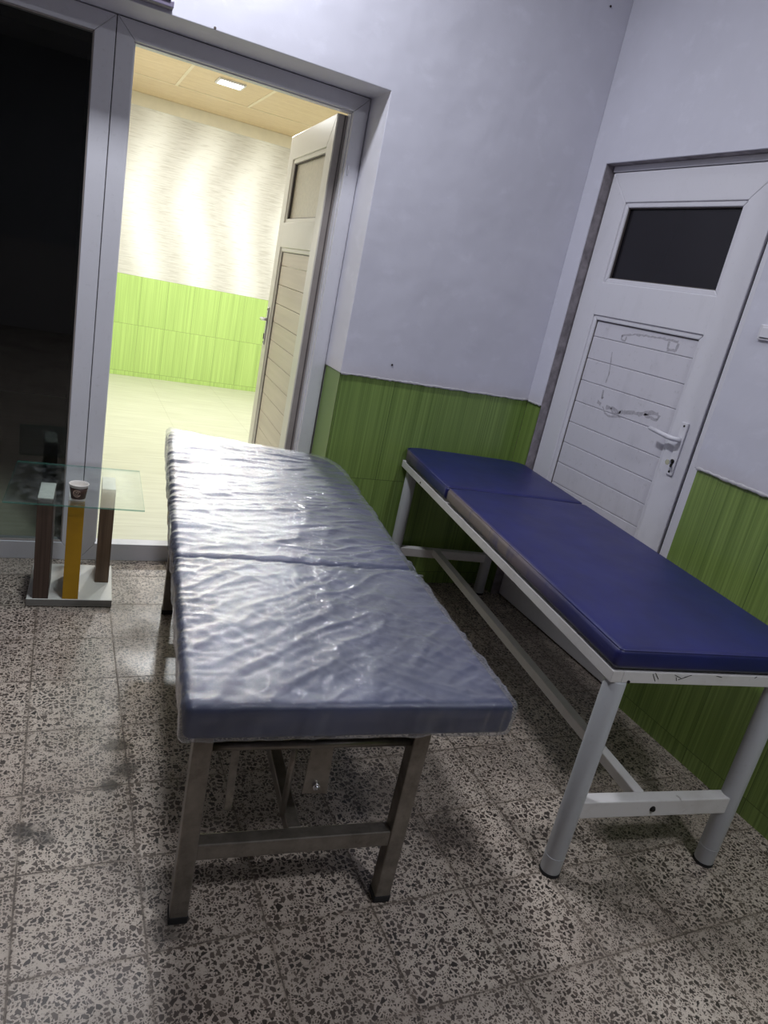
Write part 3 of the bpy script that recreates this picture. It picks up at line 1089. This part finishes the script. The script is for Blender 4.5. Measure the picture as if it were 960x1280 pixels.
# rubbed, browned vinyl down the outer long side
wearm = k.math('MULTIPLY', k.ramp(x, 0.010, 0.001), k.ramp(k.noise(k.co(scale=(1, 2, 1)), 6, 5, 0.7), 0.30, 0.50))
wearm = k.math('MULTIPLY', wearm, k.ramp(y, 0.25, 0.62))
col = k.mix(k.math('MULTIPLY', wearm, 0.95), col, lin(112, 98, 98))
# a few dark nicks on the top
nk = k.ramp(k.noise(k.co(scale=(1, 3.5, 1), loc=(0.3, 0.1, 0)), 24, 3, 0.6, 1.0), 0.765, 0.80)
col = k.mix(k.math('MULTIPLY', nk, 0.7), col, lin(20, 20, 54))
M['vinyl'] = k.done(k.pr(col, k.mixf(k.noise(k.co(), 9, 3), 0.36, 0.50), 0, 0.8, k.bump(k.math('ADD', k.math('MULTIPLY', k.noise(k.co(), 260, 2), 0.12), k.noise(k.co(), 6, 3)), 0.22, 0.006)))
k = NT('chipped_white_enamel')
ch = k.ramp(k.noise(k.co(scale=(1, 1, 2)), 34, 5, 0.75, 0.8), 0.64, 0.72)
gr = k.ramp(k.noise(k.co(), 8, 5, 0.65), 0.45, 0.75)
col = k.mix(k.math('MULTIPLY', gr, 0.35), lin(214, 211, 210), lin(168, 158, 150))
col = k.mix(k.math('MULTIPLY', ch, 0.55), col, lin(96, 84, 78))
M['enamel'] = k.done(k.pr(col, 0.42, 0, 0.5, k.bump(k.noise(k.co(), 40, 4), 0.12, 0.002)))
M['legpaint'] = pvc('grey_white_leg_enamel', (184, 186, 190), 0.36, 0.3)
M['rubber'] = simple('black_rubber', (30, 29, 30), 0.7)

bc = empty('examination_couch', (-0.8257, -1.7276, 0), RAD(-7.92))
tag(bc, 'white framed examination couch with a split blue vinyl mattress by the closed door', 'examination couch')
BW, BL, ZB0, ZF = 0.568, 1.750, 0.592, 0.623
bm = bmesh.new()
tw = 0.030
square_bar(bm, (tw / 2, 0.0, (ZB0 + ZF) / 2), (tw / 2, BL, (ZB0 + ZF) / 2), tw, ZF - ZB0, 0.002)
square_bar(bm, (BW - tw / 2, 0.0, (ZB0 + ZF) / 2), (BW - tw / 2, BL, (ZB0 + ZF) / 2), tw, ZF - ZB0, 0.002)
for yy in (tw / 2, 0.60, 1.155, BL - tw / 2):
    square_bar(bm, (tw, yy, (ZB0 + ZF) / 2), (BW - tw, yy, (ZB0 + ZF) / 2), tw, ZF - ZB0, 0.002)
fbc = obj('bed_frame', bm, M['enamel'], bc)
# plywood board carrying the cushions
bm = bmesh.new()
box(bm, 0.012, BW - 0.006, 0.012, 1.158, ZF - 0.0005, ZF + 0.007, 0.001)
box(bm, 0.012, BW - 0.006, 1.172, BL - 0.008, ZF - 0.0005, ZF + 0.007, 0.001)
obj('support_board', bm, M['greyedge'], bc)
bm = bmesh.new()
tube(bm, (-0.002, 1.47, ZB0 + 0.012), (0.004, 1.47, ZB0 + 0.012), 0.004, 12)
obj('frame_bolt', bm, M['screw'], fbc)
bm = bmesh.new()
tube(bm, (0.05, -0.002, ZB0 + 0.004), (0.05, 0.004, ZB0 + 0.004), 0.004, 12)
obj('frame_bolt', bm, M['screw'], fbc)
rs_ = random.Random(11)
for (a0, z0, a1, z1) in ((0.118, 0.622, 0.132, 0.606), (0.125, 0.600, 0.112, 0.619), (0.175, 0.619, 0.196, 0.611), (0.190, 0.606, 0.215, 0.616), (0.205, 0.613, 0.225, 0.620), (0.182, 0.612, 0.186, 0.603), (0.300, 0.620, 0.318, 0.617), (0.420, 0.618, 0.426, 0.622)):
    bm = bmesh.new()
    square_bar(bm, (a0, -0.0001, z0), (a1, -0.0001, z1), 0.0012, 0.0016, 0.0, (0, 1, 0))
    obj('scratch', bm, M['screw'], fbc)
LR = 0.0265
for (a, b) in ((0.032, 0.022), (BW - 0.034, 0.022), (0.045, BL - 0.035), (BW - 0.040, BL - 0.035)):
    bm = bmesh.new()
    tube(bm, (a, b, 0.006), (a, b, ZB0), LR, 32, bev=0.002)
    lg = obj('leg', bm, M['legpaint'], bc, True)
    bm = bmesh.new()
    tube(bm, (a, b, 0.0), (a, b, 0.010), LR + 0.0012, 32, bev=0.001)
    obj('rubber_foot', bm, M['rubber'], lg, True)
    bm = bmesh.new()
    tube(bm, (a, b, 0.058), (a, b, 0.0605), LR + 0.0005, 32)
    obj('sleeve_rim', bm, M['legpaint'], lg, True)
for (yy, z0, z1, nm) in ((0.022, 0.186, 0.237, 0), (BL - 0.035, 0.172, 0.214, 1)):
    bm = bmesh.new()
    box(bm, 0.044, BW - 0.046, yy - 0.018, yy + 0.018, z0, z1, 0.003)
    st = obj('stretcher', bm, M['enamel'], bc)
    if nm == 0:
        bm = bmesh.new()
        tube(bm, (0.268, yy - 0.0235, 0.211), (0.268, yy - 0.016, 0.211), 0.0062, 6)
        tube(bm, (0.268, yy - 0.0195, 0.211), (0.268, yy - 0.016, 0.211), 0.0085, 18)
        obj('bolt', bm, M['screw'], st)
bm = bmesh.new()
square_bar(bm, (0.242, 0.040, 0.222), (0.242, BL - 0.053, 0.206), 0.032, 0.032, 0.003)
obj('long_rail', bm, M['enamel'], bc)


def cushion(X, Y, Z, r, step, crown, round_corner=None, seed=3, dents=0.003):
    bm = rounded_box(X, Y, Z, r, step)
    co = np.array([v.co[:] for v in bm.verts])
    u_, v_, w_ = co[:, 0] / X, co[:, 1] / Y, co[:, 2] / Z
    top = np.clip((w_ - 0.5) * 2, 0, 1)
    dome = (np.clip(4 * u_ * (1 - u_), 0, 1) ** 0.6) * (np.clip(4 * v_ * (1 - v_), 0, 1) ** 0.35)
    co[:, 2] += top * (crown * dome - crown * 0.2 + dents * (vnoise(co[:, 0] * 9, co[:, 1] * 9, seed) - 0.5) * dome)
    # slack sides
    side = np.clip(1 - np.abs(w_ - 0.5) * 2, 0, 1)
    co[:, 0] += np.sign(u_ - 0.5) * (np.abs(u_ - 0.5) > 0.47) * side * 0.004 * (0.6 + vnoise(co[:, 1] * 14, co[:, 2] * 10, seed + 5))
    if round_corner is not None:
        R, xs = round_corner
        # pull in the far corner(s) on a plan radius
        for s in xs:
            du = (X - co[:, 0]) if s > 0 else co[:, 0]
            dv = Y - co[:, 1]
            k_ = (du < R) & (dv < R)
            cx = np.clip(1 - du / R, 0, 1)
            cyy = np.clip(1 - dv / R, 0, 1)
            m = np.maximum(cx, cyy)
            rr = np.sqrt(cx ** 2 + cyy ** 2)
            f = np.where(rr > 1e-6, m / np.maximum(rr, 1e-6), 1.0)
            ncx, ncy = cx * f, cyy * f
            if s > 0:
                co[:, 0] = np.where(k_, X - (1 - ncx) * R, co[:, 0])
            else:
                co[:, 0] = np.where(k_, (1 - ncx) * R, co[:, 0])
            co[:, 1] = np.where(k_, Y - (1 - ncy) * R, co[:, 1])
    for v, c in zip(bm.verts, co):
        v.co = c
    return bm


CT = 0.686 - ZF - 0.0065
bm = cushion(0.606, 1.172, CT, 0.016, 0.02, 0.006)
o = obj('seat_cushion', bm, M['vinyl'], bc, True)
o.location = (-0.004, -0.006, ZF + 0.0065)
seat_c = o
bm = cushion(0.606, 0.592, CT, 0.016, 0.02, 0.006, (0.075, (1, -1)), 8)
o = obj('head_cushion', bm, M['vinyl'], bc, True)
o.location = (-0.004, 1.174, ZF + 0.0065)
head_c = o
# welted seams
def welt(parent, X, Y, z, R=0.016, r=0.0026, far=0.016):
    bm = bmesh.new()
    pts = []
    def arc(cx, cyy, a0, a1, rad):
        for q in np.linspace(a0, a1, 7):
            pts.append((cx + rad * math.cos(q), cyy + rad * math.sin(q), z))
    i = 0.0045
    arc(R, R, math.pi, 1.5 * math.pi, R - i)
    arc(X - R, R, 1.5 * math.pi, 2 * math.pi, R - i)
    arc(X - far, Y - far, 0, 0.5 * math.pi, far - i)
    arc(far, Y - far, 0.5 * math.pi, math.pi, far - i)
    pts.append(pts[0])
    path_tube(bm, pts, r, 8)
    return obj('piping', bm, M['vinyl'], parent, True)
welt(seat_c, 0.606, 1.172, CT - 0.006)
welt(head_c, 0.606, 0.592, CT - 0.006, 0.016, 0.0026, 0.06)

# ------------------------------------------------------------------ plastic covered couch
k = NT('navy_upholstery')
col = k.mix(k.ramp(k.noise(k.co(), 5, 4), 0.3, 0.7), lin(27, 30, 54), lin(43, 47, 80))
M['navy'] = k.done(k.pr(col, 0.5, 0, 0.4, k.bump(k.noise(k.co(), 160, 2), 0.1, 0.002)))
k = NT('clear_plastic_film')
fr = k.n('ShaderNodeFresnel', {'IOR': k.mixf(k.n('ShaderNodeNewGeometry').outputs['Backfacing'], 1.5, 1 / 1.5)})
tr = k.n('ShaderNodeBsdfTransparent', {'Color': (0.96, 0.97, 0.98, 1)})
g1 = k.n('ShaderNodeBsdfGlossy', {'Color': (1, 1, 1, 1), 'Roughness': 0.07})
g2 = k.n('ShaderNodeBsdfGlossy', {'Color': (0.92, 0.94, 1, 1), 'Roughness': 0.36})
df = k.n('ShaderNodeBsdfDiffuse', {'Color': (0.60, 0.66, 0.84, 1)})
hz = k.ramp(k.noise(k.co(), 6, 5, 0.65), 0.3, 0.75)
m0 = k.n('ShaderNodeMixShader')
k.put(m0, 0, k.math('ADD', 0.018, k.math('MULTIPLY', hz, 0.09)))
k.t.links.new(tr.outputs[0], m0.inputs[1])
k.t.links.new(df.outputs[0], m0.inputs[2])
m1 = k.n('ShaderNodeMixShader')
k.put(m1, 0, k.math('MAXIMUM', k.math('MINIMUM', k.math('SUBTRACT', k.math('MULTIPLY', fr.outputs[0], 1.6), 0.055), 0.32), 0.008))
k.t.links.new(m0.outputs[0], m1.inputs[1])
k.t.links.new(g2.outputs[0], m1.inputs[2])
m2 = k.n('ShaderNodeMixShader')
k.put(m2, 0, k.math('MAXIMUM', k.math('MINIMUM', k.math('SUBTRACT', k.math('MULTIPLY', fr.outputs[0], 2.2), 0.06), 0.42), 0.025))
k.t.links.new(m1.outputs[0], m2.inputs[1])
k.t.links.new(g1.outputs[0], m2.inputs[2])
cr = k.noise(k.co(scale=(1.0, 2.4, 1), rot=(0, 0, 0.6)), 24, 5, 0.66, 1.6)
cr2 = k.noise(k.co(scale=(2.6, 1.0, 1), rot=(0, 0, 0.3)), 38, 4, 0.6, 2.0)
cr = k.math('ADD', k.math('ABSOLUTE', k.math('SUBTRACT', cr, 0.5)), k.math('MULTIPLY', k.math('ABSOLUTE', k.math('SUBTRACT', cr2, 0.5)), 0.7))
nb = k.bump(cr, 0.30, 0.006)
nb2 = k.bump(cr, 0.5, 0.006)
k.t.links.new(nb, g1.inputs['Normal'])
k.t.links.new(nb2, g2.inputs['Normal'])
M['film'] = k.done(m2.outputs[0])
k = NT('bare_brown_steel')
a = k.noise(k.co(), 14, 5, 0.65)
rust = k.ramp(k.noise(k.co(), 22, 5, 0.7), 0.52, 0.72)
col = k.mix(k.ramp(a, 0.3, 0.7), lin(112, 106, 98), lin(150, 143, 134))
col = k.mix(k.math('MULTIPLY', rust, 0.55), col, lin(84, 72, 62))
M['steel'] = k.done(k.pr(col, 0.34, 0.75, 0.5, k.bump(k.noise(k.co(), 70, 3), 0.08, 0.002)))

sb = empty('examination_couch', (-1.757, -1.653, 0), RAD(-5.8))
tag(sb, 'bare steel examination couch whose dark mattress is wrapped in crinkled clear plastic', 'examination couch')
SW, SL, SZ = 0.50, 1.405, 0.478
tw = 0.038
for (a, b) in ((0.0, 0.0), (SW - tw, 0.0), (0.0, SL - tw), (SW - tw, SL - tw)):
    bm = bmesh.new()
    box(bm, a, a + tw, b, b + tw, 0.012, SZ + 0.026, 0.003)
    lg = obj('leg', bm, M['steel'], sb)
    bm = bmesh.new()
    box(bm, a - 0.0015, a + tw + 0.0015, b - 0.0015, b + tw + 0.0015, 0.0, 0.020, 0.003)
    obj('rubber_foot', bm, M['rubber'], lg)
for b in (0.0, SL - tw):
    bm = bmesh.new()
    box(bm, tw - 0.001, SW - tw + 0.001, b + 0.002, b + tw - 0.002, 0.168, 0.208, 0.003)
    obj('stretcher', bm, M['steel'], sb)
bm = bmesh.new()
square_bar(bm, (0.246, tw - 0.003, 0.190), (0.246, SL - tw + 0.003, 0.190), 0.030, 0.034, 0.003)
obj('long_rail', bm, M['steel'], sb)
# upper carcass: side rails and cross rails carrying the mattress
bm = bmesh.new()
for a in (0.0, SW - tw):
    box(bm, a + 0.002, a + tw - 0.002, tw, SL - tw, SZ - 0.034, SZ, 0.003)
for b in (0.57, 0.62, SL - tw):
    box(bm, tw - 0.002, SW - tw + 0.002, b, b + 0.03, SZ - 0.030, SZ - 0.001, 0.003)
box(bm, -0.02, SW + 0.09, 0.075, 0.58, SZ - 0.001, SZ + 0.0265, 0.002)
box(bm, -0.02, SW + 0.09, 0.64, 1.36, SZ - 0.001, SZ + 0.0265, 0.002)
obj('bed_frame', bm, M['steel'], sb)
# pipe across the foot end, with hanging adjuster parts
bm = bmesh.new()
tube(bm, (tw - 0.004, 0.020, 0.440), (SW - tw + 0.004, 0.020, 0.440), 0.0095, 20)
obj('cross_pipe', bm, M['steel'], sb, True)
bm = bmesh.new()
square_bar(bm, (0.090, 0.036, 0.438), (0.0985, 0.062, 0.242), 0.016, 0.006, 0.001, (0, 1, 0))
obj('hanging_strap', bm, M['steel'], sb)
bm = bmesh.new()
tube(bm, (0.214, 0.040, SZ), (0.218, 0.055, 0.226), 0.0070, 16)
obj('adjuster_rod', bm, M['steel'], sb, True)
bm = bmesh.new()
prism(bm, [(0.256, 0.430), (0.303, 0.430), (0.311, 0.279), (0.253, 0.281)], 'y', 0.054, 0.060, 0.001)
pl = obj('bracket_plate', bm, M['steel'], sb)
bm = bmesh.new()
tube(bm, (0.281, 0.046, 0.304), (0.281, 0.056, 0.304), 0.0085, 18, bev=0.001)
tube(bm, (0.281, 0.042, 0.304), (0.281, 0.047, 0.304), 0.0050, 14)
obj('bolt', bm, M['chrome'], pl, True)


def film_shape(X, Y, Z, r, step, seed, diag, amp, gather, wide_round=None):
    bm = rounded_box(X, Y, Z, r, step)
    bm.normal_update()
    co = np.array([v.co[:] for v in bm.verts])
    nr = np.array([v.normal[:] for v in bm.verts])
    x, y, z = co[:, 0], co[:, 1], co[:, 2]
    w_ = z / Z
    top = np.clip((w_ - 0.55) / 0.4, 0, 1)
    ca, sa = math.cos(diag), math.sin(diag)
    wx = x + 0.035 * vnoise(x * 7, y * 7, seed + 20)
    wy = y + 0.035 * vnoise(x * 7 + 9, y * 7 + 4, seed + 21)
    p, q = ca * wx + sa * wy, -sa * wx + ca * wy
    den = vnoise(x * 3.0 + 5, y * 3.0, seed + 9)
    wr_ = 1.0 * ridge(p * 4.0, q * 18, seed, 4.0) * (0.3 + 1.1 * den) + 0.45 * ridge(p * 9 + 3, q * 38, seed + 3, 3.5) * (0.4 + vnoise(x * 5, y * 5, seed + 11)) + 0.7 * vnoise(p * 4, q * 7, seed + 6)
    wr2 = ridge((ca * wx - sa * wy) * 6 + 11, (sa * wx + ca * wy) * 22, seed + 7, 5.0) * 0.5
    # gathers along the long sides: ripples running down the side, fading over the top
    edge = np.exp(-np.minimum(x, X - x) / 0.05)
    left = np.exp(-x / 0.09)
    gath = (ridge(y * 26, x * 3.0, seed + 12, 2.2)) * (edge * 0.6 + left * gather)
    gend = ridge(x * 30, y * 4, seed + 15, 2.4) * np.exp(-y / 0.02)
    wr3 = ridge((ca * wx - sa * wy) * 14 + 2, (sa * wx + ca * wy) * 52, seed + 30, 2.5) * 0.22 * (0.3 + den)
    d = top * amp * (wr_ + wr2 + wr3) + amp * 1.1 * gath + amp * 0.9 * gend
    d += (1 - top) * amp * 0.6 * ridge(y * 20 + x * 18, z * 7, seed + 13, 2.0)
    co = co + nr * d[:, None]
    return bm, co


def head_warp(co, X, Y, R):
    """far right corner rounded and drooping, and the section lifts towards its end"""
    co = co.copy()
    du = X - co[:, 0]
    dv = Y - co[:, 1]
    a, b = 0.11, 0.26
    cx = np.clip(1 - du / a, 0, 1.2)
    cyy = np.clip(1 - dv / b, 0, 1.2)
    k_ = (cx > 0) & (cyy > 0)
    m = np.maximum(cx, cyy)
    rr = np.sqrt(cx ** 2 + cyy ** 2)
    f = np.where(rr > 1e-6, m / np.maximum(rr, 1e-6), 1.0)
    co[:, 0] = np.where(k_, X - (1 - cx * f) * a, co[:, 0])
    co[:, 1] = np.where(k_, Y - (1 - cyy * f) * b, co[:, 1])
    co[:, 1] -= 0.13 * np.clip(co[:, 0] / X, 0, 1) * np.clip(co[:, 1] / Y, 0, 1) ** 3
    return co


MT = 0.079        # cushion depth
MB0 = SZ + 0.026
MX, MW = -0.030, 0.684
# foot section (front) and head section
def add_section(y0, y1, seed, diag, amp, gather, name, head):
    Y = y1 - y0
    root = None
    inner = cushion(MW - 0.007, Y - 0.007, MT - 0.003, 0.014, 0.03, 0.004, None, seed)
    if head:
        co = np.array([v.co[:] for v in inner.verts])
        co = head_warp(co, MW - 0.007, Y - 0.007, 0.15)
        for v, c in zip(inner.verts, co):
            v.co = c
    c_ = obj(name, inner, M['navy'], sb, True)
    c_.location = (MX + 0.0035, y0 + 0.0035, MB0 + 0.0005)
    bm, co = film_shape(MW, Y, MT, 0.013, 0.0062, seed, diag, amp, gather)
    if head:
        co = head_warp(co, MW, Y, 0.15)
    for v, c in zip(bm.verts, co):
        v.co = c
    f_ = obj('plastic_cover', bm, M['film'], c_, True)
    f_.location = (-0.0035, -0.0035, -0.0005)
    tag(f_, 'crinkled clear plastic film')
    return c_
fs = add_section(-0.052, 0.608, 5, RAD(38), 0.0046, 0.6, 'foot_cushion', False)
hs = add_section(0.618, 1.800, 17, RAD(12), 0.0050, 1.2, 'head_cushion', True)
hs.rotation_euler = (RAD(2.0), 0, 0)
# gathered tail of film at the right end of the split
bm = bmesh.new()
rr = random.Random(3)
for i in range(5):
    a = Vector((MX + MW - 0.012, 0.612 + 0.004 * i, MB0 + MT - 0.004 - 0.006 * i))
    pts = [a + Vector((-0.10 + 0.028 * q, 0.004 * math.sin(q * 1.3 + i) - 0.001 * q, -0.003 * max(0, q - 3) + 0.004 * math.sin(q + i * 2))) for q in range(6)]
    path_tube(bm, pts, [0.001, 0.0025, 0.0035, 0.004, 0.0035, 0.0015], 8)
tl = obj('film_gather', bm, M['film'], sb, True)

# ------------------------------------------------------------------ lights
def area(name, loc, size, power, col=(1, 1, 1), rot=(0, 0, 0), shape='DISK'):
    l = bpy.data.lights.new(name, 'AREA')
    l.shape = shape
    l.size = size
    l.energy = power
    l.color = col
    o = bpy.data.objects.new(name, l)
    COL.objects.link(o)
    o.location = loc
    o.rotation_euler = rot
    return o


M['lampglow'] = emis('lamp_diffuser_glow', (0.93, 0.96, 1.0, 1), 6.0)
M['lampglow2'] = emis('hall_lamp_glow', (1.0, 0.99, 0.96, 1), 14.0)
M['lampbody'] = simple('white_lamp_body', (220, 220, 222), 0.4, var=0.02)


def ceiling_lamp(x, y, z, size, power, col, label, cat='lamp', glow='lampglow', sq=True, group=None):
    r = empty('ceiling_light', (x, y, z))
    tag(r, label, cat, group)
    s = size / 2
    bm = bmesh.new()
    for (a, b, c, d) in ((-s - 0.014, s + 0.014, s, s + 0.014), (-s - 0.014, s + 0.014, -s - 0.014, -s), (-s - 0.014, -s, -s, s), (s, s + 0.014, -s, s)):
        box(bm, a, b, c, d, -0.014, 0.0, 0.002)
    obj('frame', bm, M['lampbody'], r)
    bm = bmesh.new()
    box(bm, -s, s, -s, s, -0.010, -0.003, 0.001)
    obj('diffuser', bm, M[glow], r)
    area('lamp_' + cat, (x, y, z - 0.018), size * 0.95, power, col, shape='SQUARE')
    return r


LC = (0.90, 0.93, 1.0)
ceiling_lamp(-1.75, -0.62, H, 0.24, 28, LC, 'square ceiling lamp near the back wall, above the doorway')
ceiling_lamp(-0.75, -3.3, H, 0.30, 26, LC, 'square ceiling lamp behind the viewer')
HC_ = (0.96, 0.985, 1.0)
ceiling_lamp(-1.005, 3.10, HH, 0.165, 42, HC_, 'bright square lamp recessed in the hall ceiling', glow='lampglow2')
ceiling_lamp(-1.005, 1.30, HH, 0.165, 17, HC_, 'unseen square lamp added to the hall ceiling near the doorway', glow='lampglow2')  # added lamp, sends more light through the doorway
ceiling_lamp(0.60, 3.10, HH, 0.165, 16, HC_, 'unseen square lamp added to the hall ceiling far right', glow='lampglow2')  # added lamp out of view, brightens the hall

w = bpy.data.worlds.new('world')
SC.world = w
w.use_nodes = True
w.node_tree.nodes['Background'].inputs[0].default_value = (0.5, 0.55, 0.65, 1)
w.node_tree.nodes['Background'].inputs[1].default_value = 0.02

SC.view_settings.view_transform = 'Standard'
SC.view_settings.look = 'None'
SC.view_settings.gamma = 1.0
SC.view_settings.use_curve_mapping = False
SC.view_settings.exposure = 0.15
SC.cycles.max_bounces = 10
SC.cycles.transparent_max_bounces = 16
SC.cycles.use_denoising = True
SC.cycles.sample_clamp_indirect = 6.0
